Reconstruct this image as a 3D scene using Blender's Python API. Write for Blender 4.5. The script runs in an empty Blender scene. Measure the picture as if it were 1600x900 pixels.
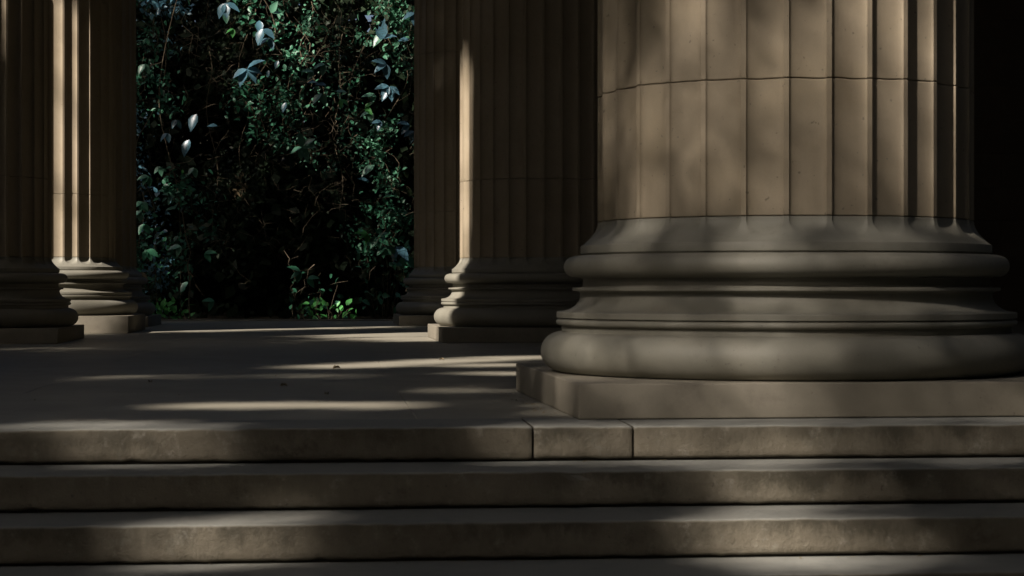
import bpy, bmesh, math, random
import numpy as np
from mathutils import Vector, Matrix, noise

sc = bpy.context.scene
col = sc.collection
R = math.radians
rng = np.random.default_rng(11)
random.seed(7)

# ------------------------------------------------------------------ camera
FPX, CX, CY, EYE = 3100.0, 800.0, 450.0, 0.62
cam_d = bpy.data.cameras.new('camera')
cam = bpy.data.objects.new('camera', cam_d)
col.objects.link(cam)
cam.location = (0, 0, EYE)
cam.rotation_euler = (R(90), 0, 0)
cam_d.sensor_width = 36.0
cam_d.lens = FPX / 1600.0 * 36.0
cam_d.clip_start = 0.1
cam_d.clip_end = 6000
cam_d.dof.use_dof = True
cam_d.dof.focus_distance = 29.0
cam_d.dof.aperture_fstop = 9.0
sc.camera = cam

# ------------------------------------------------------------------ light
SUN_AZ, SUN_EL = 40.0, 36.0          # degrees to the left of the line behind the camera, above the horizon
ce, se = math.cos(R(SUN_EL)), math.sin(R(SUN_EL))
SUN = Vector((-math.sin(R(SUN_AZ)) * ce, -math.cos(R(SUN_AZ)) * ce, se))
sun_d = bpy.data.lights.new('sun', 'SUN')
sun_d.energy = 4.8
sun_d.angle = R(0.53)
sun_d.color = (1.0, 0.89, 0.80)
sun_o = bpy.data.objects.new('sun', sun_d)
col.objects.link(sun_o)
sun_o.rotation_euler = SUN.to_track_quat('Z', 'Y').to_euler()

w = bpy.data.worlds.new('World')
sc.world = w
w.use_nodes = True
nt = w.node_tree
bg = nt.nodes['Background']
sky = nt.nodes.new('ShaderNodeTexSky')
sky.sky_type = 'NISHITA'
sky.sun_disc = False
sky.sun_elevation = R(SUN_EL)
sky.sun_rotation = math.atan2(SUN.x, SUN.y)
sky.air_density = 0.7
sky.dust_density = 5.0
nt.links.new(sky.outputs[0], bg.inputs[0])
bg.inputs[1].default_value = 0.048

sc.view_settings.view_transform = 'Standard'
sc.view_settings.look = 'None'
sc.view_settings.exposure = 1.15
sc.view_settings.gamma = 1.0
sc.cycles.max_bounces = 6
sc.cycles.diffuse_bounces = 4
sc.cycles.glossy_bounces = 2
sc.cycles.transmission_bounces = 2
sc.cycles.transparent_max_bounces = 4
sc.cycles.use_denoising = True


# ------------------------------------------------------------------ helpers
def at(px, py, y):
    return Vector(((px - CX) / FPX * y, y, EYE - (py - CY) / FPX * y))


def floor_at(px, py):
    y = EYE * FPX / (py - CY)
    return Vector(((px - CX) / FPX * y, y, 0.0))


def tag(o, label=None, cat=None, group=None, kind=None):
    if label:
        o['label'] = label
    if cat:
        o['category'] = cat
    if group:
        o['group'] = group
    if kind:
        o['kind'] = kind
    return o


def link(name, me, mat=None, parent=None, loc=(0, 0, 0), rotz=0.0):
    o = bpy.data.objects.new(name, me)
    col.objects.link(o)
    o.location = loc
    o.rotation_euler = (0, 0, rotz)
    if mat and me and not me.materials:
        me.materials.append(mat)
    if parent:
        o.parent = parent
    return o


def empty(name, loc=(0, 0, 0), rotz=0.0):
    o = bpy.data.objects.new(name, None)
    col.objects.link(o)
    o.location = loc
    o.rotation_euler = (0, 0, rotz)
    o.empty_display_size = 0.2
    return o


def mesh(name, verts, faces, smooth=True, sharp=None):
    me = bpy.data.meshes.new(name)
    me.from_pydata([tuple(v) for v in verts], [], faces)
    me.update()
    if smooth:
        me.shade_smooth()
        if sharp:
            me.set_sharp_from_angle(angle=R(sharp))
    return me


def np_mesh(name, V, F):
    """V (n,3), F (m,k) with one k for all faces"""
    V = np.asarray(V, dtype=np.float32)
    F = np.asarray(F, dtype=np.int32)
    me = bpy.data.meshes.new(name)
    me.vertices.add(len(V))
    me.vertices.foreach_set('co', V.ravel())
    k = F.shape[1]
    me.loops.add(F.size)
    me.loops.foreach_set('vertex_index', F.ravel())
    me.polygons.add(len(F))
    me.polygons.foreach_set('loop_start', np.arange(0, F.size, k, dtype=np.int32))
    try:
        me.polygons.foreach_set('loop_total', np.full(len(F), k, dtype=np.int32))
    except Exception:
        pass
    me.update(calc_edges=True)
    return me


def box_mesh(name, x0, x1, y0, y1, z0, z1, bevel=0.0):
    bm = bmesh.new()
    bmesh.ops.create_cube(bm, size=1.0)
    for v in bm.verts:
        v.co = Vector((x0 + (v.co.x + .5) * (x1 - x0), y0 + (v.co.y + .5) * (y1 - y0), z0 + (v.co.z + .5) * (z1 - z0)))
    if bevel:
        bmesh.ops.bevel(bm, geom=bm.edges[:], offset=bevel, segments=2, affect='EDGES', profile=0.5)
    me = bpy.data.meshes.new(name)
    bm.to_mesh(me)
    bm.free()
    return me


# ------------------------------------------------------------------ materials
def stone(name, c1, c2, rough=0.75, scale=1.0, grime=0.35, grime_col=(0.05, 0.045, 0.03), streak=0.3,
          bump=0.25, spec=0.35, tone=0.0, speck=0.0, lichen=0.0, under=0.0):
    m = bpy.data.materials.new(name)
    m.use_nodes = True
    t = m.node_tree
    n, l = t.nodes, t.links
    b = n['Principled BSDF']
    tc = n.new('ShaderNodeTexCoord')

    def nz(sc_, det=6, ro=0.6, vec=None, sx=1, sy=1, sz=1, off=0.0):
        mp = n.new('ShaderNodeMapping')
        mp.inputs['Scale'].default_value = (sx, sy, sz)
        mp.inputs['Location'].default_value = (off, off * 1.7, off * .6)
        l.new(tc.outputs['Object'], mp.inputs[0])
        x = n.new('ShaderNodeTexNoise')
        x.inputs['Scale'].default_value = sc_
        x.inputs['Detail'].default_value = det
        x.inputs['Roughness'].default_value = ro
        l.new(mp.outputs[0], x.inputs['Vector'])
        return x.outputs['Fac']

    def ramp(f, p0, p1, a=0.0, c=1.0):
        r = n.new('ShaderNodeMapRange')
        r.interpolation_type = 'SMOOTHSTEP'
        r.inputs[1].default_value = p0
        r.inputs[2].default_value = p1
        r.inputs[3].default_value = a
        r.inputs[4].default_value = c
        l.new(f, r.inputs[0])
        return r.outputs[0]

    def mix(f, a, c, mode='MIX'):
        x = n.new('ShaderNodeMix')
        x.data_type = 'RGBA'
        x.blend_type = mode
        if isinstance(f, float):
            x.inputs[0].default_value = f
        else:
            l.new(f, x.inputs[0])
        for i, q in ((6, a), (7, c)):
            if isinstance(q, tuple):
                x.inputs[i].default_value = (*q, 1)
            else:
                l.new(q, x.inputs[i])
        return x.outputs[2]

    base = mix(ramp(nz(1.6 * scale, 5, .55), .35, .65), c1, c2)
    base = mix(ramp(nz(14 * scale, 8, .7, off=3), .35, .7, 0, .35), base, tuple(q * .72 for q in c1))
    fine = nz(190, 3, .75)
    base = mix(ramp(fine, .3, .7, 0, .28), base, tuple(q * 1.35 for q in c2))
    if streak:
        st = nz(3.2 * scale, 6, .65, sx=1.6, sy=1.6, sz=.22, off=7)
        base = mix(ramp(st, .5, .75, 0, streak), base, grime_col)
    if grime:
        g = nz(5.5 * scale, 9, .72, off=11)
        base = mix(ramp(g, .52, .72, 0, grime), base, grime_col)
    if speck:
        s_ = nz(38, 3, .5, off=5)
        base = mix(ramp(s_, .68, .74, 0, speck), base, (0.03, .026, .02))
    if lichen:
        s_ = nz(9, 6, .7, off=15)
        base = mix(ramp(s_, .56, .68, 0, lichen), base, (0.30, .31, .27))
    if under:
        # soot and run-off stains on the upper part of each riser, left by water under the nosing
        sx = n.new('ShaderNodeSeparateXYZ')
        l.new(tc.outputs['Object'], sx.inputs[0])

        def mth(op, a, b2=None, c2_=None):
            q = n.new('ShaderNodeMath')
            q.operation = op
            for i, v_ in enumerate((a, b2, c2_)):
                if v_ is None:
                    continue
                if isinstance(v_, (int, float)):
                    q.inputs[i].default_value = v_
                else:
                    l.new(v_, q.inputs[i])
            return q.outputs[0]
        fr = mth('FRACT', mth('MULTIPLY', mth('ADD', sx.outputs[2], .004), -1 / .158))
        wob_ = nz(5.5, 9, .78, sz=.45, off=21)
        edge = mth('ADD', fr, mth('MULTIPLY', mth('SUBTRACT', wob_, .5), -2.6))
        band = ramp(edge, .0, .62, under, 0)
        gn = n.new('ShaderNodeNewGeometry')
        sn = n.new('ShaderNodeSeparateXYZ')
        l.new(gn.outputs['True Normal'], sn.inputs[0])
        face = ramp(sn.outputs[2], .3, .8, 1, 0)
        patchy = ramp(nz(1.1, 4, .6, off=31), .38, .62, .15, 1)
        # skylight put into the colour: treads greyed pale, risers browned over their real dirt
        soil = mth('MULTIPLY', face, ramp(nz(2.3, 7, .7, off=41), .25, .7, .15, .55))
        sky_pale = mix(.6, base, (.245, .26, .245))
        base = mix(face, sky_pale, base)
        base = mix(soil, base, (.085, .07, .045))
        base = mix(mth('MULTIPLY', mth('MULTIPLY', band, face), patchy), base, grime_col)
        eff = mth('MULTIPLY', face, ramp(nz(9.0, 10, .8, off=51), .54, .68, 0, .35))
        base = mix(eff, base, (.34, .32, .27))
    if tone:
        oi = n.new('ShaderNodeObjectInfo')
        hv = n.new('ShaderNodeHueSaturation')
        mr = n.new('ShaderNodeMapRange')
        mr.inputs[3].default_value = 1 - tone
        mr.inputs[4].default_value = 1 + tone
        l.new(oi.outputs['Random'], mr.inputs[0])
        l.new(mr.outputs[0], hv.inputs['Value'])
        l.new(base, hv.inputs['Color'])
        base = hv.outputs[0]
    l.new(base, b.inputs['Base Color'])
    b.inputs['Roughness'].default_value = rough
    b.inputs['Specular IOR Level'].default_value = spec
    bp = n.new('ShaderNodeBump')
    bp.inputs['Strength'].default_value = bump
    bp.inputs['Distance'].default_value = 0.012
    add = n.new('ShaderNodeMath')
    add.operation = 'MULTIPLY_ADD'
    l.new(fine, add.inputs[0])
    add.inputs[1].default_value = 0.35
    l.new(nz(24 * scale, 8, .7, off=3), add.inputs[2])
    l.new(add.outputs[0], bp.inputs['Height'])
    l.new(bp.outputs[0], b.inputs['Normal'])
    return m


M = {}
M['shaft'] = stone('shaft_stone', (.275, .232, .165), (.235, .195, .13), grime=.16, streak=.22, grime_col=(.16, .115, .07), rough=.8, bump=.12, speck=.5)
M['base'] = stone('base_stone', (.225, .22, .18), (.18, .172, .135), grime=.42, streak=.0, grime_col=(.13, .11, .085), rough=.62, bump=.12, spec=.4, speck=.35)
M['plinth'] = stone('plinth_stone', (.225, .205, .16), (.185, .168, .128), grime=.4, streak=.0, grime_col=(.12, .10, .08), rough=.7, bump=.12, speck=.4)
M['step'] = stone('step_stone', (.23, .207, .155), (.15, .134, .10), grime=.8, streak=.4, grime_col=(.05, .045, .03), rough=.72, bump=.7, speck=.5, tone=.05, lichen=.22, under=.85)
M['floor'] = stone('floor_stone', (.265, .252, .20), (.22, .205, .16), grime=.22, streak=.0, grime_col=(.14, .125, .10), rough=.6, bump=.10, spec=.4, tone=.03, speck=.3)
M['core'] = stone('mortar_core', (.10, .09, .07), (.07, .06, .05), grime=.3, streak=0, rough=.9)
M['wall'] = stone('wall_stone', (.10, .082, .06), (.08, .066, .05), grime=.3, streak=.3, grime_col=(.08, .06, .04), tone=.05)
M['soil'] = stone('soil', (.055, .045, .03), (.04, .036, .02), grime=.4, streak=0, grime_col=(.02, .02, .01), rough=.95)
M['lawn'] = stone('lawn', (.025, .028, .014), (.032, .028, .016), grime=.3, streak=0, grime_col=(.015, .015, .01), rough=.95)


def leaf_mat(name, c1, c2, rough=.4, spec=.5, trans=.15):
    m = bpy.data.materials.new(name)
    m.use_nodes = True
    t = m.node_tree
    n, l = t.nodes, t.links
    b = n['Principled BSDF']
    g = n.new('ShaderNodeNewGeometry')
    mx = n.new('ShaderNodeMix')
    mx.data_type = 'RGBA'
    mx.inputs[6].default_value = (*c1, 1)
    mx.inputs[7].default_value = (*c2, 1)
    l.new(g.outputs['Random Per Island'], mx.inputs[0])
    l.new(mx.outputs[2], b.inputs['Base Color'])
    b.inputs['Roughness'].default_value = rough
    b.inputs['Specular IOR Level'].default_value = spec
    if trans:
        tr = n.new('ShaderNodeBsdfTranslucent')
        l.new(mx.outputs[2], tr.inputs['Color'])
        ms = n.new('ShaderNodeMixShader')
        ms.inputs[0].default_value = trans
        l.new(b.outputs[0], ms.inputs[1])
        l.new(tr.outputs[0], ms.inputs[2])
        l.new(ms.outputs[0], n['Material Output'].inputs['Surface'])
    return m


M['leaf'] = leaf_mat('vine_leaf', (.012, .06, .03), (.085, .32, .18), rough=.42, spec=.45)
M['leafpale'] = leaf_mat('pale_leaf', (.04, .16, .09), (.15, .40, .24), rough=.42, spec=.5)
M['leafsky'] = leaf_mat('sky_tinted_leaf', (.10, .27, .36), (.17, .38, .45), rough=.3, spec=1.0)  # blue of the reflected sky put into the leaf colour
M['leafbright'] = leaf_mat('fresh_leaf', (.05, .32, .08), (.12, .40, .10), rough=.45, spec=.5, trans=.25)
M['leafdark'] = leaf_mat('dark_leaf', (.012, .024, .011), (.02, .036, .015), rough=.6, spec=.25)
M['leaftan'] = leaf_mat('dead_leaf', (.30, .24, .15), (.18, .14, .08), rough=.8, spec=.2)
M['canopy'] = leaf_mat('canopy_leaf', (.03, .05, .018), (.04, .065, .022), rough=.6, spec=.2, trans=.1)
M['screenleaf'] = leaf_mat('screen_leaf', (.014, .022, .009), (.022, .032, .012), rough=.7, spec=.15, trans=0)  # kept very dark so the added trees bounce little light
M['twig'] = stone('twig_bark', (.17, .14, .09), (.11, .09, .06), grime=.3, streak=0, rough=.85)
M['bark'] = stone('tree_bark', (.10, .08, .055), (.07, .055, .04), grime=.4, streak=.3, rough=.9, bump=.6)

# ------------------------------------------------------------------ site frame
YAW = R(5.3)
E1 = Vector((math.cos(YAW), math.sin(YAW), 0))
E2 = Vector((-math.sin(YAW), math.cos(YAW), 0))
ORG = Vector((0, 8.87, 0))         # on the platform's front lip
RISE, TREAD = 0.158, 0.46


def uv_of(x, y):
    d = Vector((x, y, 0)) - ORG
    return d.dot(E1), d.dot(E2)


# ------------------------------------------------------------------ terrain
def build_ground():
    z0 = -RISE * 6
    bm = bmesh.new()
    xs = [-3000, -400, -80, -40, -24, 24, 40, 80, 400, 3000]
    ys = [-3000, -400, -60, -20, 4, 20, 34, 48, 54, 62, 72, 400, 3000]

    def hz(x, y):
        if y >= 54 and y < 400:
            return {54: 1.5, 62: 5.0, 72: 6.5}[y]
        if y >= 400:
            return 6.5
        if y == 48:
            return -.25
        if y == 34 or y == 20:
            return z0
        return z0
    g = [[bm.verts.new((x, y, hz(x, y))) for x in xs] for y in ys]
    for j in range(len(ys) - 1):
        for i in range(len(xs) - 1):
            bm.faces.new((g[j][i], g[j][i + 1], g[j + 1][i + 1], g[j + 1][i]))
    me = bpy.data.meshes.new('ground')
    bm.to_mesh(me)
    bm.free()
    tag(link('ground', me, M['lawn']), kind='structure')
    # raised garden soil behind the platform
    V, F = [], []
    nx, ny = 60, 14
    for j in range(ny):
        for i in range(nx):
            u = -30 + 60 * i / (nx - 1)
            v = 28.0 + 13 * j / (ny - 1)
            z = -.10 + .05 * noise.noise(Vector((u * .9, v * .9, 0))) + max(0, v - 32) * .03
            if j == 0:
                z = -.9
            V.append((u, v, z))
    for j in range(ny - 1):
        for i in range(nx - 1):
            a = j * nx + i
            F.append((a, a + 1, a + nx + 1, a + nx))
    tag(link('garden_soil', mesh('garden_soil', V, F), M['soil'], loc=ORG, rotz=YAW), kind='structure')


build_ground()


# ------------------------------------------------------------------ steps
def stone_block(u0, u1, vf, vb, zt, zb, seed, chip=1.0):
    """one long step stone: rounded, slightly weathered nosing, rough lower arris"""
    L = u1 - u0
    n = max(4, int(L / .045))
    us = [u0, u0 + .006, u0 + .02] + [u0 + .02 + (L - .04) * i / n for i in range(1, n)] + [u1 - .02, u1 - .006, u1]
    rad = .013
    V, F = [], []
    prof = []
    for k in range(5):
        a = math.pi / 2 * k / 4
        prof.append((vf + rad - rad * math.sin(a), zt - rad + rad * math.cos(a), 't'))
    prof += [(vf, zt - .04, 'f'), (vf, (zt + zb) / 2, 'f'), (vf, zb + .035, 'f'), (vf, zb + .012, 'b'),
             (vf + .006, zb + .004, 'b'), (vf + .016, zb, 'b'), (vb, zb, 'x')]
    prof = [(vb, zt, 'x'), (vf + .12, zt, 'y'), (vf + .04, zt, 'y')] + prof
    m_ = len(prof)
    for i, u in enumerate(us):
        e = min(u - u0, u1 - u)
        inset = .007 * max(0, 1 - e / .02) ** 2
        for (v, z, k) in prof:
            p = Vector((u, 0, seed * 3.1))
            if k == 't':
                q = .005 * noise.noise(p * 3.1) + .005 * noise.noise(p * 14) + .003 * noise.noise(p * 37)
                c = max(0, noise.noise(p * 6.0 + Vector((0, 9, 0))) - .35) * .05 * chip
                z2, v2 = z - c * .5 + q * .5 - inset, v + c + q + inset
            elif k == 'f':
                q = .0025 * noise.noise(Vector((u * 4, z * 12, seed)))
                z2, v2 = z, v + q + inset
            elif k == 'b':
                q = .003 * noise.noise(p * 3 + Vector((0, 5, 0))) + .004 * noise.noise(p * 19) + .003 * noise.noise(p * 47)
                c = max(0, noise.noise(p * 11.0 + Vector((0, 3, 0))) - .4) * .04
                z2, v2 = z + q + c, v + .2 * q + inset
            elif k == 'y':
                z2, v2 = z + .0015 * noise.noise(Vector((u * 3, v * 9, seed))) - inset * .5, v
            else:
                z2, v2 = z, v
            V.append((u, v2, z2))
    for i in range(len(us) - 1):
        for j in range(m_ - 1):
            a = i * m_ + j
            F.append((a, a + 1, a + m_ + 1, a + m_))
        F.append((i * m_ + m_ - 1, i * m_, (i + 1) * m_, (i + 1) * m_ + m_ - 1))
    F.append(tuple(range(m_)))
    F.append(tuple(reversed([(len(us) - 1) * m_ + j for j in range(m_)])))
    return mesh('stone_block', V, F, True, 50)


steps = empty('stone_steps', ORG, YAW)
tag(steps, kind='structure')
GAP = .013
rowjoints = [
    [-17.5, -14.6, -11.4, -8.7, -5.9, -3.05, .095, .548, 3.4, 6.1, 9.3, 12.2, 15.0, 18.0],
    [-17.5, -13.9, -10.1, -7.0, -3.6, 2.75, 5.8, 8.5, 11.7, 14.9, 18.0],
    [-17.5, -15, -11.9, -8.0, -4.6, 3.3, 6.9, 10.0, 13.1, 18.0],
    [-17.5, -14, -10.4, -6.1, -2.9, 3.9, 7.0, 11.0, 14.1, 18.0],
    [-17.5, -14, -10.4, -6.1, -2.9, 3.9, 7.0, 11.0, 14.1, 18.0],
]
for k, jj in enumerate(rowjoints):
    zt, vf = -k * RISE, -k * TREAD
    for i in range(len(jj) - 1):
        g = .0055 if k == 0 else .003
        me = stone_block(jj[i] + g, jj[i + 1] - g, vf + (0.0 if i != 7 else .004), vf + (.56 if k == 0 else TREAD + .06), zt - (0 if i != 7 else .002),
                         zt - RISE + GAP, k * 17 + i)
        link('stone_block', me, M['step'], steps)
    if k == 4:
        break
core = []
# rubble core the stones are bedded on, seen as the dark open joints
bm = bmesh.new()
for k in range(5):
    v0 = -k * TREAD + .045
    v1 = 30 if k == 0 else -k * TREAD + .06 + TREAD
    r = bmesh.ops.create_cube(bm, size=1)
    zt = -k * RISE - (.012 if k == 0 else .03)
    for v in r['verts']:
        v.co = Vector(((-17.4 + (v.co.x + .5) * 35.3), v0 + (v.co.y + .5) * (min(v1, .55 if k == 0 else v1) - v0),
                       (zt - .30) + (v.co.z + .5) * .30 - .02))
me = bpy.data.meshes.new('step_bedding')
bm.to_mesh(me)
bm.free()
o = link('step_bedding', me, M['core'], steps)

# ------------------------------------------------------------------ floor slabs
floor = empty('colonnade_floor', ORG, YAW)
tag(floor, kind='structure')
SU, SV = 3.3, 2.55
slab_me = box_mesh('floor_slab', 0.0012, SU - .0012, .0012, SV - .0012, -.16, 0, .002)
slab_me.materials.append(M['floor'])
V0 = .56
nv = 11
for j in range(nv):
    off = 1.1 if j % 2 else 0.0
    for i in range(-6, 6):
        s = link('floor_slab', slab_me, None, floor, (i * SU + off - .4, V0 + j * SV, 0))
VB = V0 + nv * SV                    # back edge
bed = box_mesh('floor_bedding', -20, 20, V0, VB, -.9, -.162)
link('floor_bedding', bed, M['core'], floor)
x = -19.0
while x < 18:
    L = 2.7
    link('edge_stone', box_mesh('edge_stone', x + .004, x + L - .004, VB + .004, VB + .42, -.5, .022, .008), M['floor'], floor)
    x += L

# ------------------------------------------------------------------ columns
NF = 30
SEG = 360.0 / NF
FH = 5.25                            # half width of a flute, degrees
FD = .042                            # its depth
UPTS = [-6, -5.25, -5.1, -4.75, -4.1, -2.9, -1.5, 0, 1.5, 2.9, 4.1, 4.75, 5.1, 5.25]
HS, CUP = .965, .085                 # flutes end in rounded cups between HS and HS-CUP
SHR = 1.009


def base_profile():
    P = []

    def arc(cx, cz, rx, rz, a0, a1, n):
        for i in range(n + 1):
            a = R(a0 + (a1 - a0) * i / n)
            P.append((cx + rx * math.cos(a), cz + rz * math.sin(a)))
    P.append((.6, .169))
    P.append((1.20, .169))
    arc(1.205, .2775, .115, .1075, -88, 88, 18)          # lower torus
    P.append((1.205, .3865)); P.append((1.205, .418))
    arc(1.218, .437, .017, .017, -80, 80, 6)             # bead
    P.append((1.207, .4565)); P.append((1.230, .4600)); P.append((1.232, .462))
    P.append((1.232, .488)); P.append((1.229, .492))
    # scotia
    for i in range(1, 13):
        a = R(90 * i / 12)
        P.append((1.222 - .118 * math.sin(a), .494 + .090 * (1 - math.cos(a))))
    P += [(1.104, .592), (1.112, .599), (1.126, .603), (1.143, .6045), (1.146, .607), (1.146, .620), (1.143, .6225), (1.10, .625), (1.09, .632), (1.09, .670), (1.12, .679)]
    arc(1.137, .735, .056, .0555, -80, 84, 14)           # upper torus
    P += [(1.138, .793), (1.092, .7945), (1.092, .801), (1.101, .8025), (1.103, .805), (1.103, .843), (1.101, .847)]
    # apophyge
    for i in range(1, 19):
        t = i / 18
        r_ = SHR + (1.094 - SHR) * (1 - math.sin(R(90 * t))) ** 1.0
        P.append((r_, .848 + .122 * t))
    return P


def ring_angles():
    A = []
    for f in range(NF):
        for u in UPTS:
            A.append((f * SEG + u, u))
    return A


ANG = ring_angles()
NA_ = len(ANG)


CUR = {'fd': FD}


def fl_depth(u, h):
    if abs(u) >= FH or h < HS - CUP:
        return 0.0
    s = (u / FH) ** 2
    if h < HS:
        s += ((HS - h) / CUP) ** 2
    return CUR['fd'] * math.sqrt(max(0, 1 - s))


def loft(rows, name, sharp=32):
    """rows: list of (radius, height, fluted, wobble fn or None)"""
    V = []
    for (r, h, fl, wb) in rows:
        for (a, u) in ANG:
            d = fl_depth(u, h) if fl else 0.0
            dh, dr = (wb(R(a)) if wb else (0.0, 0.0))
            rr = r - d + dr
            V.append((rr * math.cos(R(a)), rr * math.sin(R(a)), h + dh))
    F = []
    for j in range(len(rows) - 1):
        for i in range(NA_):
            i2 = (i + 1) % NA_
            F.append((j * NA_ + i, j * NA_ + i2, (j + 1) * NA_ + i2, (j + 1) * NA_ + i))
    F.append(tuple(reversed(range(NA_))))
    F.append(tuple((len(rows) - 1) * NA_ + i for i in range(NA_)))
    return mesh(name, V, F, True, sharp)


def wob(seed, amp=.004):
    def f(a):
        p = Vector((math.cos(a) * 2.2, math.sin(a) * 2.2, seed))
        return (amp * noise.noise(p * 1.3) + amp * .8 * noise.noise(p * 5), 0.0)
    return f


def wob_chip(seed, amp=.006):
    base = wob(seed, amp)

    def f(a):
        p = Vector((math.cos(a) * 6, math.sin(a) * 6, seed + 4))
        c = max(0, noise.noise(p * 1.2) - .15)
        return (base(a)[0], -.010 * c)
    return f


def base_mesh():
    rows = []
    pr = base_profile()
    for (r, h) in pr:
        rows.append((r, h, h > HS - CUP - .01, None))
    # a few more rows up to the joint
    rows += [(SHR, .9725, True, None), (SHR - .004, .9755, True, None), (SHR - .03, .9758, True, None)]
    rows.sort(key=lambda q: 0)
    return loft(rows, 'moulded_base', 30)


BASES = {}


def get_base(fd):
    if fd not in BASES:
        CUR['fd'] = fd
        me = base_mesh()
        me.materials.append(M['base'])
        BASES[fd] = me
    return BASES[fd]



def drum_mesh(h0, h1, seed, r0=SHR, r1=None, low_wob=True, top_wob=True):
    r1 = r1 or r0
    w0 = wob_chip(seed) if low_wob else None
    w1 = wob_chip(seed + 1.0) if top_wob else None
    g = .0022
    rows = [(r0 - .03, h0 + g, True, w0), (r0 - .004, h0 + g, True, w0), (r0, h0 + g + .004, True, w0), (r0, h0 + .05, True, None)]
    n = 3
    for i in range(1, n):
        t = i / n
        rows.append((r0 + (r1 - r0) * t, h0 + (h1 - h0) * t, True, None))
    rows += [(r1, h1 - .05, True, None), (r1, h1 - g - .004, True, w1), (r1 - .004, h1 - g, True, w1), (r1 - .03, h1 - g, True, w1)]
    return loft(rows, 'drum', 32)


DRUMS = {}


def drums(j1, fd):
    CUR['fd'] = fd
    if j1 not in DRUMS:
        H = [.977, j1, 4.55, 7.4, 10.3, 13.0, 15.0]
        rad = [SHR, SHR, SHR * .998, SHR * .985, SHR * .96, SHR * .93, SHR * .9]
        L = []
        for i in range(len(H) - 1):
            me = drum_mesh(H[i], H[i + 1], i + j1, rad[i], rad[i + 1], i > 0, True)
            me.materials.append(M['shaft'])
            L.append(me)
        DRUMS[j1] = L
    return DRUMS[j1]


def capital_mesh():
    rows = [(.88, 15.0), (.96, 15.02), (.96, 15.1), (.90, 15.12), (.92, 15.5), (1.0, 15.9), (1.18, 16.2), (1.2, 16.22)]
    V, F, n = [], [], 48
    for r, h in rows:
        for i in range(n):
            a = 2 * math.pi * i / n
            V.append((r * math.cos(a), r * math.sin(a), h))
    for j in range(len(rows) - 1):
        for i in range(n):
            F.append((j * n + i, j * n + (i + 1) % n, (j + 1) * n + (i + 1) % n, (j + 1) * n + i))
    F.append(tuple((len(rows) - 1) * n + i for i in range(n)))
    k = len(V)
    for z in (16.2, 16.6):
        for sx, sy in ((-1, -1), (1, -1), (1, 1), (-1, 1)):
            V.append((sx * 1.25, sy * 1.25, z))
    F += [(k, k + 3, k + 2, k + 1), (k + 4, k + 5, k + 6, k + 7)] + [(k + i, k + (i + 1) % 4, k + 4 + (i + 1) % 4, k + 4 + i) for i in range(4)]
    me = mesh('capital', V, F, True, 35)
    me.materials.append(M['shaft'])
    return me


CAPITAL = capital_mesh()
WP = 1.315


def plinth_mesh(h, w_):
    bm = bmesh.new()
    bmesh.ops.create_cube(bm, size=1.0)
    for v in bm.verts:
        v.co = Vector((v.co.x * 2 * w_, v.co.y * 2 * w_, (v.co.z + .5) * (h - .0015) + .0015))
    bmesh.ops.bevel(bm, geom=bm.edges[:], offset=.007, segments=3, affect='EDGES', profile=0.5)
    me = bpy.data.meshes.new('plinth')
    bm.to_mesh(me)
    bm.free()
    me.shade_smooth()
    me.set_sharp_from_angle(angle=R(40))
    return me


PL = plinth_mesh(.1685, WP)
PL.materials.append(M['plinth'])


PLM = {}


def column(x, y, yaw, j1, label, phase=0.0, lift=0.0, fd=FD, wp=WP, bfd=None, group='fluted columns of the colonnade'):
    c = empty('stone_column', (x, y, 0))
    tag(c, label, 'column', group)
    if lift or wp != WP:
        p = link('plinth', plinth_mesh(.1685 + lift, wp), M['plinth'], c, (0, 0, 0), yaw)
    else:
        p = link('plinth', PL, None, c, (0, 0, 0), yaw)
    link('moulded_base', get_base(bfd or fd), None, c, (0, 0, lift), R(phase))
    for me in drums(j1, fd):
        link('drum', me, None, c, (0, 0, lift), R(phase))
    link('capital', CAPITAL, None, c, (0, 0, lift), yaw)
    return c


# the phase turns a fillet to the place it has in the photograph
column(1.475, 10.78, R(6.3), 1.66, 'huge fluted column nearest the camera, its base filling the right half above the steps', phase=-90 - 8 + 1 + 6, fd=.030, bfd=.024)
column(.38, 23.9, R(6.0), 1.89, 'shaded fluted column just left of the huge one, sunlit only down its left edge', phase=-90 - 1 + 6)
column(-6.42, 23.2, R(5.5), 1.89, 'dark fluted column cut by the left edge of the photo, entirely in shade', phase=-90 + 14, wp=1.25)
column(-6.66, 28.2, R(5.5), 1.85, 'column at left behind the dark one, its flutes and plinth striped by sunlight', phase=-90 + 13.2 + 15.5 + 6, lift=.07)
column(-.66, 33.8, R(5.5), 1.89, 'farthest visible column, standing right of the vines with a thin blue rim of light', phase=-90 + 2)
column(-7.18, 32.5, R(5.5), 1.89, 'farther shaded column half hidden behind the sunstriped one, beside the vines', phase=-90 + 9)
# columns standing outside the frame on the sunny side: they throw the broad shadows across the floor
column(-8.2, 10.2, R(5.5), 1.89, 'front row column standing out of frame to the left of the steps')
column(-7.58, 13.5, R(5.5), 1.89, 'second column of the out of frame pair left of the steps')
column(8.3, 11.4, R(5.5), 1.89, 'front row column standing out of frame to the right of the steps')

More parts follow.
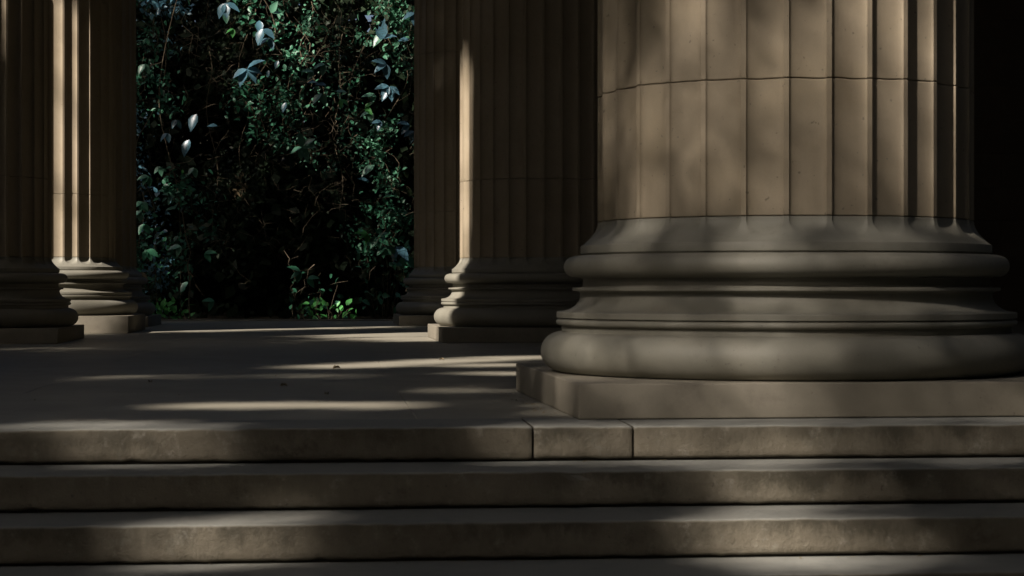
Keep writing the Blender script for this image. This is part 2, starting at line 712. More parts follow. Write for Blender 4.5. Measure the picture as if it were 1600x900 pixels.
# ------------------------------------------------------------------ entablature, ceiling, back wall
ent = empty('entablature', ORG, YAW)
tag(ent, kind='structure')
U0, U1 = -9.4, 19.0
for (va, vb) in ((.85, 3.1), (26.2, 28.3)):
    link('architrave', box_mesh('architrave', U0, U1, va, vb, 16.66, 18.2, .02), M['wall'], ent)
    link('cornice', box_mesh('cornice', U0 - .4, U1, va - (.5 if va < 2 else 0), vb + (.5 if va > 2 else 0), 18.2, 18.9, .03), M['wall'], ent)
cl = link('ceiling', box_mesh('ceiling', U0, U1, 3.1, 26.2, 17.3, 17.8), M['wall'], None, ORG, YAW)
tag(cl, kind='structure')

# the shaded wall of ashlar that closes the colonnade on the right
wall = empty('ashlar_wall', ORG, YAW)
tag(wall, 'dark ashlar wall closing the back of the colonnade right of the columns', 'wall')
link('wall_core', box_mesh('wall_core', 3.15, 19.3, 27.05, 27.7, 0, 17.25), M['core'], wall)
row = 0
z = 0.004
bmes = {}
while z < 17.0:
    hgt = .62
    L = 1.7
    x = 3.1 + (0 if row % 2 else .0)
    first = .85 if row % 2 else 1.7
    while x < 18.9:
        ll = first if x < 3.2 else min(L, 19.3 - x)
        if z < 5.5 and ll > .2:
            key = round(ll, 2)
            if key not in bmes:
                bmes[key] = box_mesh('ashlar_block', .0015, ll - .0015, -.1, .05, .0015, hgt - .0015, .003)
                bmes[key].materials.append(M['wall'])
            link('ashlar_block', bmes[key], None, wall, (x, 27.0, z))
        x += ll
    z += hgt
    row += 1
    if z > 5.5:
        break
link('upper_wall', box_mesh('upper_wall', 3.1, 19.3, 26.9, 27.05, z + .004, 17.25), M['wall'], wall)
link('side_wall', box_mesh('side_wall', 18.6, 19.3, 1.5, 26.8, .004, 17.25), M['wall'], wall)


# ------------------------------------------------------------------ leaves
def leaf_shape(kind):
    """x along the leaf, y across, z up; returns verts and quads"""
    if kind == 'ovate':
        pts = [(0, 0), (.18, .20), (.42, .29), (.72, .19), (1.0, 0)]
    elif kind == 'ivy':
        pts = [(0, .05), (.05, .34), (.38, .30), (.62, .22), (1.0, 0)]
    else:                     # lanceolate leaflet
        pts = [(0, 0), (.22, .11), (.5, .16), (.8, .10), (1.0, 0)]
    V = []
    for (x, y) in pts:
        bend = -.16 * x * x
        V.append((x, 0, bend))
        V.append((x, y, bend + y * .35))
        V.append((x, -y, bend + y * .35))
    F = []
    for i in range(len(pts) - 1):
        a, b_ = i * 3, (i + 1) * 3
        F.append((a, b_, b_ + 1, a + 1))
        F.append((a, a + 2, b_ + 2, b_))
    return np.array(V), np.array(F)


SH = {k: leaf_shape(k) for k in ('ovate', 'ivy', 'lance')}


def rot_from(x, nrm):
    """frames with x axis = x and z axis near nrm, arrays (n,3)"""
    x = x / np.linalg.norm(x, axis=1, keepdims=True)
    y = np.cross(nrm, x)
    y /= np.linalg.norm(y, axis=1, keepdims=True) + 1e-9
    z = np.cross(x, y)
    return np.stack([x, y, z], axis=2)     # columns


def scatter(name, P, X, N, S, kind):
    v, f = SH[kind]
    Rm = rot_from(X, N)
    n = len(P)
    W = np.einsum('nij,kj->nki', Rm, v) * S[:, None, None] + P[:, None, :]
    F = f[None] + (np.arange(n) * len(v))[:, None, None]
    return np_mesh(name, W.reshape(-1, 3), F.reshape(-1, 4))


def quads(name, P, X, N, S, asp=.6):
    v = np.array([(0, 0, 0), (.5, asp / 2, 0.02), (1, 0, -.05), (.5, -asp / 2, 0.02)])
    Rm = rot_from(X, N)
    W = np.einsum('nij,kj->nki', Rm, v) * S[:, None, None] + P[:, None, :]
    F = (np.arange(4))[None] + (np.arange(len(P)) * 4)[:, None]
    return np_mesh(name, W.reshape(-1, 3), F)


def rand_dirs(n, up=0.0, fwd=0.0):
    d = rng.normal(size=(n, 3))
    d[:, 2] += up
    d[:, 1] += fwd
    return d / np.linalg.norm(d, axis=1, keepdims=True)


def tube(paths, name, sides=5):
    V, F = [], []
    for pts, r0, r1 in paths:
        k0 = len(V)
        n = len(pts)
        for i, p in enumerate(pts):
            p = Vector(p)
            t = (Vector(pts[min(i + 1, n - 1)]) - Vector(pts[max(i - 1, 0)])).normalized()
            a = t.orthogonal().normalized()
            b_ = t.cross(a)
            r = r0 + (r1 - r0) * i / (n - 1)
            for s in range(sides):
                an = 2 * math.pi * s / sides
                V.append(p + a * math.cos(an) * r + b_ * math.sin(an) * r)
        for i in range(n - 1):
            for s in range(sides):
                s2 = (s + 1) % sides
                F.append((k0 + i * sides + s, k0 + i * sides + s2, k0 + (i + 1) * sides + s2, k0 + (i + 1) * sides + s))
    return mesh(name, V, F)


def wander(p0, p1, n, amp, seed):
    p0, p1 = Vector(p0), Vector(p1)
    out = []
    for i in range(n + 1):
        t = i / n
        q = p0.lerp(p1, t)
        e = math.sin(math.pi * t) ** .5 if 0 < t < 1 else 0
        q = q + Vector((noise.noise(Vector((t * 3.1, seed, 0))), noise.noise(Vector((t * 3.1, seed, 5))) * .6,
                        noise.noise(Vector((t * 3.1, seed, 9))) * .5)) * amp * e * 2
        out.append(q)
    return out


# ------------------------------------------------------------------ garden backdrop
SKYGAP = [(571, 36, 10), (574, 47, 7), (566, 22, 6), (583, 30, 4)]


def not_gap(P, grow=0.0):
    px = CX + P[:, 0] / P[:, 1] * FPX
    py = CY - (P[:, 2] - EYE) / P[:, 1] * FPX
    ok = np.ones(len(P), bool)
    for gx, gy, gr in SKYGAP:
        ok &= (px - gx) ** 2 + (py - gy) ** 2 > (gr + grow) ** 2
    return ok


def wood_mass():
    n = 110000
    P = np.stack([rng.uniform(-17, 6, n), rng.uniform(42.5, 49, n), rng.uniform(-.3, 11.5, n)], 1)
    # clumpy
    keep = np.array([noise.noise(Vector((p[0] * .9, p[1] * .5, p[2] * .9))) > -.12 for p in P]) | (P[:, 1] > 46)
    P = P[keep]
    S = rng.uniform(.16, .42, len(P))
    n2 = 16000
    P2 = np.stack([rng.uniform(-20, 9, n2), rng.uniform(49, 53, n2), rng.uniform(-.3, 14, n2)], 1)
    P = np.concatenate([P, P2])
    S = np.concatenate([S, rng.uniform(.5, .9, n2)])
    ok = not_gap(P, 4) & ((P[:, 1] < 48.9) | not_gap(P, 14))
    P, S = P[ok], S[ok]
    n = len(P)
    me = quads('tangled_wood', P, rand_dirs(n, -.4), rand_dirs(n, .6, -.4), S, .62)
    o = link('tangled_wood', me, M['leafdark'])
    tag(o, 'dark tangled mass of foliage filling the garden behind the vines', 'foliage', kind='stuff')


wood_mass()

# climbing plants: (px of the strand, top y, bottom y, depth, leaf size, count, kind, material, label)
vines = [
    (222, -40, 470, 38.6, .12, 130, 'ovate', 'leaf', 'vine nearest the left columns, small leaves down its whole length'),
    (245, -40, 500, 38.4, .13, 160, 'ovate', 'leafsky', 'vine with leaves tinted as by reflected sky hanging left of the long bare stem'),
    (292, -30, 503, 38.0, .15, 120, 'ovate', 'leaf', 'vine on the tall bare tan stem that reaches the floor edge'),
    (330, -50, 380, 39.2, .11, 90, 'ivy', 'leafdark', 'dark ragged vine in the third left of the foliage'),
    (375, -50, 330, 38.8, .12, 110, 'ivy', 'leafdark', 'vine under the clump of dead tan leaves'),
    (400, -50, 210, 38.4, .15, 110, 'ovate', 'leaf', 'vine with the large drooping leaves tinted as by blue sky near the top'),
    (440, -50, 230, 39.0, .11, 110, 'ivy', 'leaf', 'thin leafy vine left of the pale green leaf spray'),
    (490, -50, 260, 38.6, .12, 130, 'ovate', 'leafpale', 'vine carrying the pale green spray in the middle of the foliage'),
    (530, -50, 330, 39.3, .10, 90, 'ivy', 'leafdark', 'dark thin vine between the two pale leaf sprays'),
    (575, 60, 410, 38.8, .12, 170, 'ovate', 'leaf', 'vine below the small gap of bright sky'),
    (612, -50, 300, 38.2, .15, 210, 'ovate', 'leafpale', 'thick leafy vine beside the far column top'),  # paler leaf colour stands in for skylight on this vine
    (640, -50, 470, 38.5, .13, 170, 'ivy', 'leaf', 'vine partly hidden behind the far column'),
]
for vi, (px, yt, yb, Y, ls, cnt, kd, mt, lab) in enumerate(vines):
    cnt = int(cnt * 1.5)
    Y = Y + (3.0 if px > 560 else 0)
    t = empty('climbing_vine', at(px, yb, Y))
    tag(t, lab, 'vine', 'vines hanging in the garden')
    inv = -Vector(t.location)
    paths = []
    main = wander(at(px + random.uniform(-12, 12), yt, Y), at(px, yb, Y), 22, .45, vi * 3.3)
    paths.append((main, .013, .008))
    for k in range(11):
        a = main[random.randint(0, 20)]
        b_ = a + Vector((random.uniform(-.55, .55), random.uniform(-.4, .2), random.uniform(-.9, .3)))
        paths.append((wander(a, b_, 7, .25, vi + k * .77), .006, .003))
    me = tube(paths, 'stem', 4)
    me.transform(Matrix.Translation(inv))
    link('stem', me, M['twig'], t)
    # leaves in clusters along the stems
    pts = []
    for (q, _, _) in paths:
        for p in q:
            pts.append(p)
    pts = np.array([tuple(p) for p in pts])
    ncl = max(8, cnt // 6)
    ci = rng.choice(len(pts), ncl)
    idx = ci[rng.integers(0, ncl, cnt * 2)]
    idx = ci[rng.integers(0, ncl, cnt * 3)]
    P = pts[idx] + rng.normal(size=(cnt * 3, 3)) * np.array([.13, .12, .13])
    P = P[not_gap(P)]
    n = len(P)
    X = rand_dirs(n, -.5)
    N = rand_dirs(n, 1.3, -.9)
    S = ls * .8 * rng.uniform(.4, 1.3, n)
    me = scatter('foliage', P, X, N, S, kd)
    me.transform(Matrix.Translation(inv))
    fo = link('foliage', me, M[mt], t)
    fo['kind'] = 'stuff'

# big single leaves that can be picked out in the photograph: (px, py, size px, angle of the tip (deg, 0 = right, 90 = down), material, n leaflets)
picked = [
    (386, 108, 30, 60, 'leafsky', 5), (411, 45, 30, 70, 'leafsky', 2), (421, 60, 22, 110, 'leafsky', 2),
    (352, 5, 26, 75, 'leafsky', 3), (352, 20, 18, 80, 'leafpale', 1), (423, 20, 22, -20, 'leafpale', 2),
    (594, 62, 34, -45, 'leafsky', 2), (600, 52, 30, 140, 'leafpale', 1), (508, 100, 24, 130, 'leafpale', 2),
    (490, 112, 20, 150, 'leafpale', 2), (503, 146, 22, 100, 'leafpale', 2), (524, 143, 20, 0, 'leafpale', 1),
    (510, 133, 20, 180, 'leafsky', 1), (472, 230, 24, 30, 'leafpale', 6), (585, 258, 34, 135, 'leafpale', 1),
    (578, 285, 22, 200, 'leafsky', 1), (307, 178, 30, 115, 'leafsky', 1), (296, 218, 28, 112, 'leafsky', 1),
    (262, 208, 18, 110, 'leafsky', 2), (275, 187, 16, 90, 'leafsky', 2), (226, 100, 22, 95, 'leafpale', 2),
    (340, 197, 20, 180, 'leafsky', 1), (435, 95, 14, 120, 'leafsky', 1), (405, 32, 22, 80, 'leafsky', 1),
    (648, 20, 24, 120, 'leafsky', 2), (640, 62, 20, 170, 'leafsky', 1), (604, 100, 24, 140, 'leafsky', 3),
    (608, 135, 26, 100, 'leafsky', 4), (588, 150, 22, 160, 'leafpale', 2), (580, 175, 22, 130, 'leafpale', 2),
    (596, 190, 20, 150, 'leafsky', 2), (640, 195, 22, 170, 'leafsky', 2), (647, 205, 20, 130, 'leafsky', 2),
    (228, 60, 14, 90, 'leaf', 2), (232, 275, 20, 120, 'leaf', 3), (250, 260, 18, 110, 'leafpale', 2), (303, 262, 16, 100, 'leafpale', 2),
    (222, 315, 20, 100, 'leaf', 3), (271, 305, 22, 150, 'leafpale', 2), (276, 325, 18, 170, 'leafpale', 1), (225, 350, 18, 95, 'leaf', 2),
    (221, 330, 20, 120, 'leafpale', 2), (283, 385, 22, 150, 'leafpale', 2), (230, 390, 24, 70, 'leaf', 3), (296, 412, 20, 110, 'leaf', 1),
    (294, 440, 24, 125, 'leafpale', 1), (320, 395, 18, 20, 'leaf', 2), (335, 470, 20, 160, 'leaf', 2), (222, 425, 16, 100, 'leaftan', 3),
    (470, 425, 22, 160, 'leaf', 3), (480, 435, 20, 20, 'leaf', 2), (590, 370, 22, 60, 'leaf', 4),
    (575, 365, 20, 150, 'leafbright', 3), (600, 385, 20, 90, 'leaf', 3), (620, 385, 30, 80, 'leafsky', 2), (632, 400, 26, 70, 'leaf', 2),
    (628, 330, 18, 130, 'leaf', 2), (598, 310, 18, 10, 'leaf', 2), (533, 155, 18, 60, 'leafbright', 2), (570, 167, 18, 10, 'leafbright', 2),
    (500, 40, 14, 60, 'leafbright', 2), (365, 45, 14, 120, 'leafbright', 2), (285, 265, 10, 90, 'leafbright', 1), (300, 300, 14, 180, 'leafbright', 2),
    (444, 100, 12, 90, 'leafpale', 1), (420, 110, 14, 100, 'leafsky', 1), (480, 130, 18, 0, 'leafsky', 1), (447, 160, 16, 110, 'leafsky', 1),
]
kinds_of = {'leafsky': 'ovate', 'leafpale': 'ovate', 'leaf': 'ovate', 'leafbright': 'ovate', 'leaftan': 'lance'}
LEAFME = {}
M['leafsky'] = leaf_mat('sky_tinted_leaf_large', (.05, .15, .20), (.10, .22, .27), rough=.34, spec=.8)  # sky reflection painted into the large leaves
M['leafpale'] = leaf_mat('pale_leaf_large', (.08, .25, .16), (.13, .31, .20), rough=.34, spec=.8)
for mt in ('leafsky', 'leafpale', 'leaf', 'leafbright', 'leaftan'):
    v, f = SH[kinds_of[mt]]
    me = np_mesh('leaf', v, f)
    me.shade_smooth()
    me.materials.append(M[mt])
    LEAFME[mt] = me
vine_roots = [o for o in col.objects if o.name.startswith('climbing_vine')]
vp = [v_[0] for v_ in vines]
for (px, py, sz, ang, mt, nl) in picked:
    Y = 37.6 + random.uniform(-.2, .3) + (3.2 if px > 560 else 0)
    P = at(px, py, Y)
    root = vine_roots[int(np.argmin([abs(px - q) for q in vp]))]
    for k in range(nl):
        sp = (k - (nl - 1) / 2) * (48 if nl > 2 else 62) + random.uniform(-10, 10)
        a = R(ang + sp)
        X = Vector((math.cos(a), random.uniform(-.45, -.1), -math.sin(a))).normalized()
        N = Vector((random.uniform(-.25, .25), -1.0, random.uniform(.9, 1.8))).normalized()
        if abs(X.dot(N)) > .9:
            N = Vector((0, -1, .2)).normalized()
        y_ = N.cross(X).normalized()
        z_ = X.cross(y_)
        m3 = Matrix((X, y_, z_)).transposed().to_4x4()
        s = sz / FPX * Y * random.uniform(.8, 1.1)
        o = bpy.data.objects.new('leaf', LEAFME[mt])
        col.objects.link(o)
        o.parent = root
        o.matrix_local = Matrix.Translation(P - root.location) @ m3 @ Matrix.Scale(s, 4)


# tangle of fine twigs through the foliage
def twigs():
    paths = []
    for k in range(420):
        px, py = random.uniform(205, 660), random.uniform(-20, 440) ** 1.0
        if py > 260 and random.random() < .45:
            continue
        Y = random.uniform(38.2, 41)
        a = at(px, py, Y)
        if any((px - g[0]) ** 2 + (py - g[1]) ** 2 < 22 ** 2 for g in SKYGAP):
            continue
        L = random.uniform(.3, 1.3)
        an = random.gauss(-90, 50)
        b_ = a + Vector((math.cos(R(an)) * L, random.uniform(-.3, .3), math.sin(R(an)) * L))
        paths.append((wander(a, b_, 6, .22, k * .91), random.uniform(.003, .008), .002))
    o = link('twig_tangle', tube(paths, 'twig_tangle', 3), M['twig'])
    tag(o, 'tangle of fine bare tan twigs among the hanging vines', 'twigs', kind='stuff')


twigs()

t = empty('climbing_vine', at(297, 504, 37.4))
tag(t, 'long bare tan vine stem rising straight from the floor edge, left of the green plants', 'vine', 'vines hanging in the garden')
pth = [at(x_, y_, 37.4) - t.location for x_, y_ in ((297, 504), (295, 470), (297, 440), (293, 415), (298, 395), (290, 370), (287, 345), (284, 330))]
link('stem', tube([(pth, .016, .009)], 'stem', 6), M['twig'], t)

# clump of dead tan leaves
t = empty('dead_leaf_clump', at(375, 285, 38.0))
tag(t, 'clump of dead tan leaves caught in the vines left of centre', 'leaves')
for k, (px, py, r_) in enumerate(((374, 272, 7), (378, 288, 9), (370, 298, 8))):
    n = 16
    c = np.array(tuple(at(px, py, 38.0) - t.location))
    P = c + rng.normal(size=(n, 3)) * .055
    me = scatter('leaf_cluster', P, rand_dirs(n, -.9), rand_dirs(n, .6, -.8), rng.uniform(.06, .14, n), 'lance')
    o = link('leaf_cluster', me, M['leaftan'], t)
    o['kind'] = 'stuff'


# low plants at the back edge of the floor
def low_plant(px0, px1, ytop, n, ls, mt, lab, kind='ivy', Y=None):
    Y = Y or 38.0
    base = at((px0 + px1) / 2, 500, Y)
    base.z = -.09
    t = empty('low_plant', base)
    tag(t, lab, 'plant', 'low plants along the floor edge')
    P, paths = [], []
    for k in range(n):
        px = random.uniform(px0, px1)
        py = random.uniform(ytop, 498)
        q = at(px, py, Y + random.uniform(-.3, .3))
        P.append(tuple(q - base))
        if k % 3 == 0:
            g = Vector((q.x * .4 + base.x * .6, q.y, -.09))
            paths.append((wander(g - base, q - base, 5, .06, k), .006, .003))
    link('stem', tube(paths, 'stem', 4), M['twig'], t)
    P = np.array(P)
    m_ = len(P)
    X = rand_dirs(m_, .1)
    N = rand_dirs(m_, 1.0, -1.6)
    S = ls * rng.uniform(.6, 1.3, m_)
    for k in range(m_):
        Rm = rot_from(X[k:k + 1], N[k:k + 1])[0]
        o = bpy.data.objects.new('leaf', LEAFME[mt])
        col.objects.link(o)
        o.parent = t
        m4 = Matrix([list(Rm[i]) for i in range(3)]).to_4x4()
        o.matrix_local = Matrix.Translation(Vector(P[k])) @ m4 @ Matrix.Scale(float(S[k]), 4)


low_plant(238, 300, 470, 44, .15, 'leafbright', 'bright green leafy plant on the floor edge below the bare stem')
low_plant(468, 560, 470, 46, .15, 'leafbright', 'bright green low plant on the floor edge at centre of the vines', Y=39.3)
low_plant(450, 540, 425, 34, .13, 'leaf', 'sparse darker sprig rising just above the central low plant', Y=38.6)
low_plant(560, 640, 350, 50, .16, 'leaf', 'darker leafy shrub left of the far column base', Y=38.9)
low_plant(205, 245, 330, 60, .15, 'leaf', 'upright shrub of blue green leaves beside the left columns', Y=38.5)


# ------------------------------------------------------------------ unseen trees behind and left of the camera, leaves arranged to shape the sunflecks
A1 = Vector((math.cos(R(SUN_AZ)), -math.sin(R(SUN_AZ)), 0))
B1 = SUN.cross(A1).normalized()
if B1.z < 0:
    B1 = -B1


def ab(p):
    return p.dot(A1), p.dot(B1)


# sunflecks: where canopy leaves are left out to let sun through (point, radius a, radius b, transmission)
flecks = []


def fl(p, ra, rb, T):
    a, b_ = ab(Vector(p))
    flecks.append((a, b_, ra, rb, T))


for px, py in ((625, 521.5), (640, 522.5), (662, 524), (652, 527.5)):
    fl(floor_at(px, py), .36, .75, 1.0)
for z in (0, .8, 1.6, 2.2, 2.6):
    fl((-.9, 23.9, z), .7, .42, .88)
for z in (-.2, .5, 1.2, 1.9, 2.6, 3.3, 3.8, 4.2):
    fl((-6.6, 27.2, z), .95, .5, .8)
for px, py in ((560, 571), (640, 567), (720, 563), (800, 559)):
    fl(floor_at(px, py), .34, .3, .95)
for px, py in ((740, 571), (810, 570), (790, 583)):
    fl(floor_at(px, py), .3, .13, .8)
for px, py in ((330, 634), (400, 634), (470, 633), (540, 633), (590, 634)):
    fl(floor_at(px, py), .22, .12, .85)
for px, py, T in ((60, 545, .12), (230, 590, .1), (480, 588, .12), (700, 610, .12)):
    fl(floor_at(px, py), .4, .25, T)
# coping and risers
for px, py, z_, T, rr in ((80, 664, 0, .55, .14), (180, 664, 0, .55, .14), (190, 700, -.09, .45, .13), (240, 700, -.09, .5, .14), (290, 695, -.08, .45, .12),
                          (210, 725, -.16, .7, .08), (270, 725, -.16, .7, .08),
                          (270, 855, -.40, .7, .12), (330, 850, -.40, .8, .14), (400, 845, -.40, .8, .14), (470, 845, -.40, .6, .12), (350, 820, -.32, .6, .1), (420, 820, -.32, .6, .1),
                          (900, 690, -.08, .35, .2), (1030, 695, -.08, .35, .18), (1100, 700, -.09, .5, .16), (1180, 700, -.09, .65, .16), (1250, 695, -.09, .5, .15),
                          (1160, 765, -.24, .36, .14), (1220, 770, -.24, .45, .15), (1280, 765, -.24, .36, .14),
                          (1180, 845, -.40, .65, .15), (1260, 850, -.40, .75, .17), (1340, 850, -.40, .6, .15)):
    Y = (EYE - z_) * FPX / (py - CY)
    fl(at(px, py, Y), rr, rr, T * .95)


def on_c1(px, py):
    """point on the near column's shaft"""
    q = (px - 1229) / 300.0
    q = max(-.97, min(.97, q))
    a = math.asin(q)
    Y = 10.78 - 1.0 * math.cos(a)
    return at(px, py, Y)


for px, py, ra, rb, T in ((1350, 20, .16, .22, .55), (1400, 40, .13, .25, .65), (1440, 50, .12, .3, .75), (1330, 100, .12, .15, .4), (1390, 100, .1, .15, .5), (1450, 140, .1, .25, .7), (1480, 80, .1, .3, .6),
                          (1445, 240, .1, .28, .66), (1490, 250, .08, .25, .6), (1490, 330, .08, .15, .5),
                          (945, 60, .08, .4, .5), (1020, 80, .15, .3, .42), (1075, 40, .13, .25, .5), (1010, 240, .15, .3, .34), (1080, 220, .15, .25, .36), (1130, 270, .15, .25, .3),
                          (1200, 290, .15, .2, .26), (1150, 90, .1, .2, .3)):
    fl(on_c1(px, py), ra, rb, T * .66)
for px, py, ra, rb, T in ((960, 565, .22, .08, .5), (1030, 565, .2, .1, .55), (1300, 555, .25, .08, .45), (1220, 575, .2, .1, .3), (930, 420, .1, .08, .2), (1250, 470, .3, .07, .22), (1440, 400, .15, .15, .3),
                          (960, 630, .2, .1, .4), (1060, 630, .2, .1, .3), (1140, 625, .2, .1, .25), (1570, 625, .12, .1, .5), (900, 610, .1, .1, .35)):
    fl(at(px, py, 9.4), ra, rb, T * .42)
# leaves left out of the crowns for weak sun on the near column
for px, py, ra, rb, T in ((1200, 470, 1.6, .35, .085), (1230, 560, 1.6, .2, .12), (1200, 390, 1.6, .3, .07), (1230, 640, 1.5, .2, .26), (1090, 180, .5, 1.0, .15), (1230, 230, .4, .6, .13), (1210, 130, .3, .2, .14), (1090, 690, .8, .12, .22)):
    fl(at(px, py, 9.6), ra, rb, T)
# crown gaps cut to bring sun onto the garden leaves
for px, py, Y, rr, T in ((500, 120, 38.3, .5, .6), (600, 110, 38.3, .6, .5), (600, 180, 38.3, .45, .4), (410, 50, 38.3, .5, .6), (350, 20, 38.3, .4, .3), (300, 205, 38.2, .45, .6),
                         (235, 300, 38.4, .4, .6), (250, 370, 38.3, .4, .6), (374, 283, 38, .28, .5), (295, 430, 37.6, .35, .35), (478, 238, 38, .2, .5), (575, 262, 38, .22, .5),
                         (270, 485, 38, .35, .6), (490, 485, 39.3, .4, .8), (535, 480, 39.3, .4, .8), (470, 420, 38.5, .3, .25), (590, 375, 38.6, .35, .25), (235, 80, 38.5, .4, .25)):
    fl(at(px, py, Y), rr, rr, T)
for px in (225, 285, 345, 405, 465):
    for py in (30, 130, 230, 330, 430):
        if not (px > 320 and py > 280):
            fl(at(px + (py % 3) * 9, py, 38.3), .42, .42, .2)
for px in (565, 600, 635):
    for py in (20, 110, 200, 290, 380):
        fl(at(px, py, 41.2), .5, .5, .35)
FLK = np.array(flecks)
TFLOOR = .008
NAREA = -math.log(TFLOOR)


def transmission(a, b_):
    T = np.full(len(a), TFLOOR)
    for (fa, fb, ra, rb, t_) in FLK:
        d = ((a - fa) / (ra * 1.15)) ** 2 + ((b_ - fb) / (rb * 1.15)) ** 2
        T = np.maximum(T, t_ * np.exp(-np.maximum(0, d - .6) * 1.9))
    return np.clip(T, TFLOOR, 1)


def canopy():
    a0, a1_, b0, b1_ = -37.0, 3.5, -1.5, 23.0
    # leaves on jittered grids in layers, for even shade outside the flecks
    LA, CELL = .0205, .155
    GA, GB = np.meshgrid(np.arange(a0, a1_, CELL), np.arange(b0, b1_, CELL))
    layers = int(math.ceil(NAREA / (LA / CELL ** 2)))
    a, b_ = [], []
    for k in range(layers):
        a.append((GA + rng.uniform(0, CELL, GA.shape) + rng.uniform(0, CELL)).ravel())
        b_.append((GB + rng.uniform(0, CELL, GA.shape) + rng.uniform(0, CELL)).ravel())
    a, b_ = np.concatenate(a), np.concatenate(b_)
    small = np.zeros(len(a), bool)
    # smaller leaves, to smooth the dapple over the steps and near column
    fine = (a > -16) & (b_ < 8.2)
    a, b_, small = a[~fine], b_[~fine], small[~fine]
    CF = CELL * .5
    GA, GB = np.meshgrid(np.arange(-16, a1_, CF), np.arange(b0, 8.2, CF))
    for k in range(layers):
        a = np.concatenate([a, (GA + rng.uniform(0, CF, GA.shape) + rng.uniform(0, CF)).ravel()])
        b_ = np.concatenate([b_, (GB + rng.uniform(0, CF, GA.shape) + rng.uniform(0, CF)).ravel()])
    small = np.concatenate([small, np.ones(len(a) - len(small), bool)])
    n = len(a)
    T = transmission(a, b_)
    keep = rng.random(n) < (-np.log(T) / NAREA)
    a, b_, small = a[keep], b_[keep], small[keep]
    n = len(a)
    l = rng.uniform(29, 36, n) - .55 * b_
    A, B, S = (np.array(tuple(q)) for q in (A1, B1, SUN))
    P = a[:, None] * A + b_[:, None] * B + l[:, None] * S
    X = rand_dirs(n)
    # leaves turn roughly towards the light
    N = rng.normal(size=(n, 3)) * .6 + S
    Sz = rng.uniform(.2, .32, n) * np.where(small, .5, 1.0)
    # centre the leaf on its point
    Xn = X - (X * N).sum(1, keepdims=True) * N / (N * N).sum(1, keepdims=True)
    Xn /= np.linalg.norm(Xn, axis=1, keepdims=True)
    P = P - Xn * Sz[:, None] * .5
    return P, Xn, N, Sz, a


P, X, N, S, aa = canopy()
edges = [-37.0, -27, -17, -7, 4.6]
labels = ['tall broad tree standing behind the camera, farthest to the left', 'tall broad tree standing behind and left of the camera, second from the left',
          'tall broad tree behind the camera whose crown dapples the steps', 'tall broad tree behind the camera nearest the right']
for i in range(4):
    m_ = (aa >= edges[i]) & (aa < edges[i + 1])
    if not m_.any():
        continue
    ctr = P[m_].mean(0)
    root = empty('tree', (ctr[0], ctr[1], -.95))
    tag(root, labels[i], 'tree', 'trees behind the camera')
    off = Matrix.Translation(-Vector(root.location))
    me = quads('crown', P[m_], X[m_], N[m_], S[m_], .8)
    me.transform(off)
    link('crown', me, M['canopy'], root)['kind'] = 'stuff'
    top = Vector((0, 0, ctr[2] + .95))
    pts = wander((0, 0, 0), top * .72, 10, .5, i * 2.0)
    tm = tube([(pts, .42, .22)], 'trunk', 12)
    link('trunk', tm, M['bark'], root)


# unseen ring of foliage, added to block low sky from the colonnade
def sky_screen():
    n = 150000
    an = rng.uniform(R(-235), R(55), n)
    # leave the tree line low on the sunny side: the canopy above does the shading there
    rad = rng.uniform(46, 56, n)
    h = rng.uniform(-1, 38, n)
    P = np.stack([rad * np.cos(an) - 2, rad * np.sin(an) + 12, h], 1)
    S_ = np.array(tuple(SUN))
    # keep the sun's way to the canopy free
    hh = np.tan(R(SUN_EL)) * 46
    azp = np.degrees(np.arctan2(-(P[:, 0]), -(P[:, 1] - 12)))
    k = ~((np.abs(azp - SUN_AZ) < 34) & (P[:, 2] > 20))
    P = P[k]
    P = P[(P[:, 1] < 40) | (P[:, 2] < 19)]
    P = P[(P[:, 1] < 0) | not_gap(P, 26)]
    n = len(P)
    me = quads('sky_screen_wood', P, rand_dirs(n), rand_dirs(n, .2), rng.uniform(.7, 1.4, n), .8)
    o = link('sky_screen_wood', me, M['screenleaf'])
    tag(o, 'unseen ring of foliage added around the lawn to block low sky', 'wood', kind='stuff')


sky_screen()


def sky_screen_tree(x, y, zc, rad, h, n, lab):  # unseen tree added to keep sky light out of the colonnade
    root = empty('tree', (x, y, -.95))
    tag(root, lab, 'tree', 'trees behind the camera')
    c = rng.normal(size=(60, 3))
    c /= np.linalg.norm(c, axis=1, keepdims=True)
    c *= rng.uniform(.3, 1, (60, 1)) * np.array([rad, rad, h])
    P_ = c[rng.integers(0, 60, n)] + rng.normal(size=(n, 3)) * rad * .2 + np.array([0, 0, zc])
    me_ = quads('crown', P_, rand_dirs(n), rand_dirs(n, .5), rng.uniform(.35, .6, n), .8)
    link('crown', me_, M['screenleaf'], root)['kind'] = 'stuff'
    paths = [(wander((0, 0, 0), (0, 0, zc), 10, .4, x), .45, .2)]
    for k in range(7):
        q = Vector(c[k * 7]) * .7 + Vector((0, 0, zc))
        paths.append((wander((0, 0, zc * (.35 + .06 * k)), q, 6, .3, x + k), .16, .05))
    link('trunk', tube(paths, 'trunk', 10), M['bark'], root)


sky_screen_tree(10, -12, 25, 8.5, 15, 16000, 'round crowned tree, added to block sky light, on the lawn behind the camera, to the right')
sky_screen_tree(-1, -19, 26, 8.5, 16, 15000, 'round crowned tree, added to block sky light, on the lawn straight behind the camera')
sky_screen_tree(-21, 27, 12, 6.5, 9, 12000, 'round crowned tree, added to block sky light, standing off the left end of the colonnade')
sky_screen_tree(24, -6, 24, 8.5, 15, 15000, 'round crowned tree, added to block sky light, on the lawn far to the right of the steps')

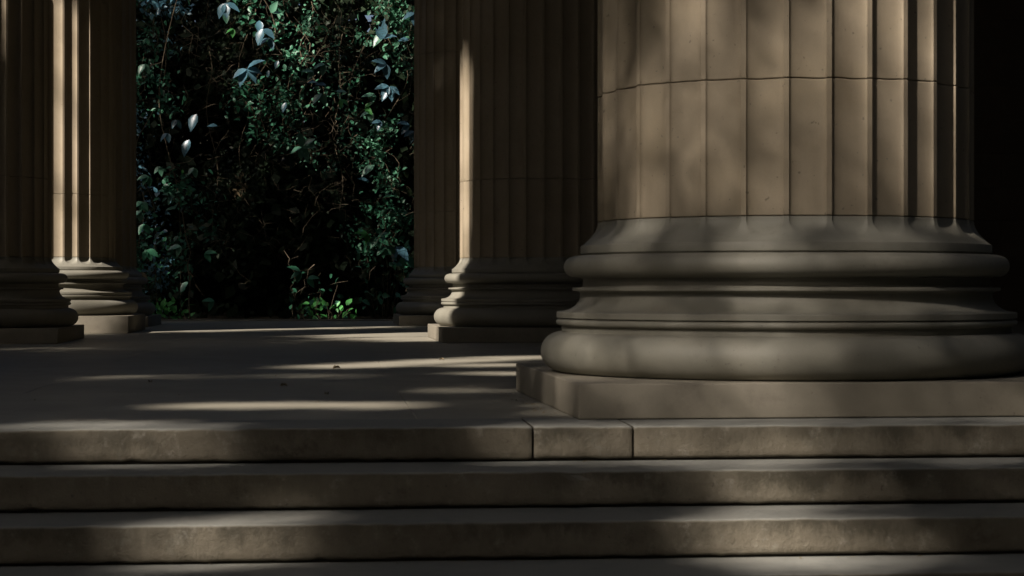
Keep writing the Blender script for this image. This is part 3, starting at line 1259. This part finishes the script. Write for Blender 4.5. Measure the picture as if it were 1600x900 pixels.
# ------------------------------------------------------------------ dry leaves on the floor
dl = [(233, 598, .05, 'curled dry brown leaf lying alone at the left on the stone floor'),
      (438, 604, .055, 'dry brown leaf on the floor, leftmost of the two just behind the long sunlit patch'),
      (513, 617, .045, 'tiny dry brown leaf at the back edge of the long sunlit patch'),
      (520, 577, .07, 'dry brown leaf on the floor where the sunlit wedge begins'),
      (694, 563, .05, 'dry brown leaf on the sunlit strip left of the huge plinth')]
for px, py, s, lab in dl:
    v, f = SH['ovate']
    V = v * s
    V = V.copy()
    V[:, 2] = np.abs(v[:, 1]) * s * 1.0 + .002 + .12 * s * np.sin(v[:, 0] * 3)
    me = np_mesh('dry_leaf', V, f)
    me.shade_smooth()
    o = link('dry_leaf', me, M['leaftan'], None, floor_at(px, py), random.uniform(0, 6))
    tag(o, lab, 'leaf', 'dry leaves on the floor')

# a little litter caught against the plinth, the risers and in the joints
def litter():
    n = 150
    V_, X_, N_, S_ = [], [], [], []
    for k in range(n):
        r = random.random()
        if r < .45:                       # at the foot of the risers
            st = random.choice((1, 2, 3))
            u, v, z = random.uniform(-3.2, 3.2), -(st - 1) * TREAD - random.uniform(.004, .05) ** 1.0, -st * RISE + .006
        elif r < .65:                     # at the foot of the near plinth
            t_ = random.random()
            p = Vector((.25, 9.35, 0)).lerp(Vector((-.02, 11.9, 0)), t_) + Vector((-random.uniform(.0, .08), 0, 0))
            u, v = uv_of(p.x, p.y)
            z = .006
        else:
            u, v, z = random.uniform(-6, 1), random.uniform(.2, 16) , .006
            if u > -.6 + v * .0 and v < 5:
                continue
        p = ORG + E1 * u + E2 * v
        V_.append((p.x, p.y, z))
        a = random.uniform(0, 6.28)
        X_.append((math.cos(a), math.sin(a), random.uniform(-.1, .25)))
        N_.append((random.uniform(-.3, .3), random.uniform(-.3, .3), 1))
        S_.append(random.uniform(.008, .03) if r < .65 else random.uniform(.012, .035))
    me = scatter('leaf_litter', np.array(V_), np.array(X_), np.array(N_), np.array(S_), 'lance')
    o = link('leaf_litter', me, M['leaftan'])
    tag(o, 'specks of dry leaf litter scattered on the floor and steps', 'litter', kind='stuff')


litter()
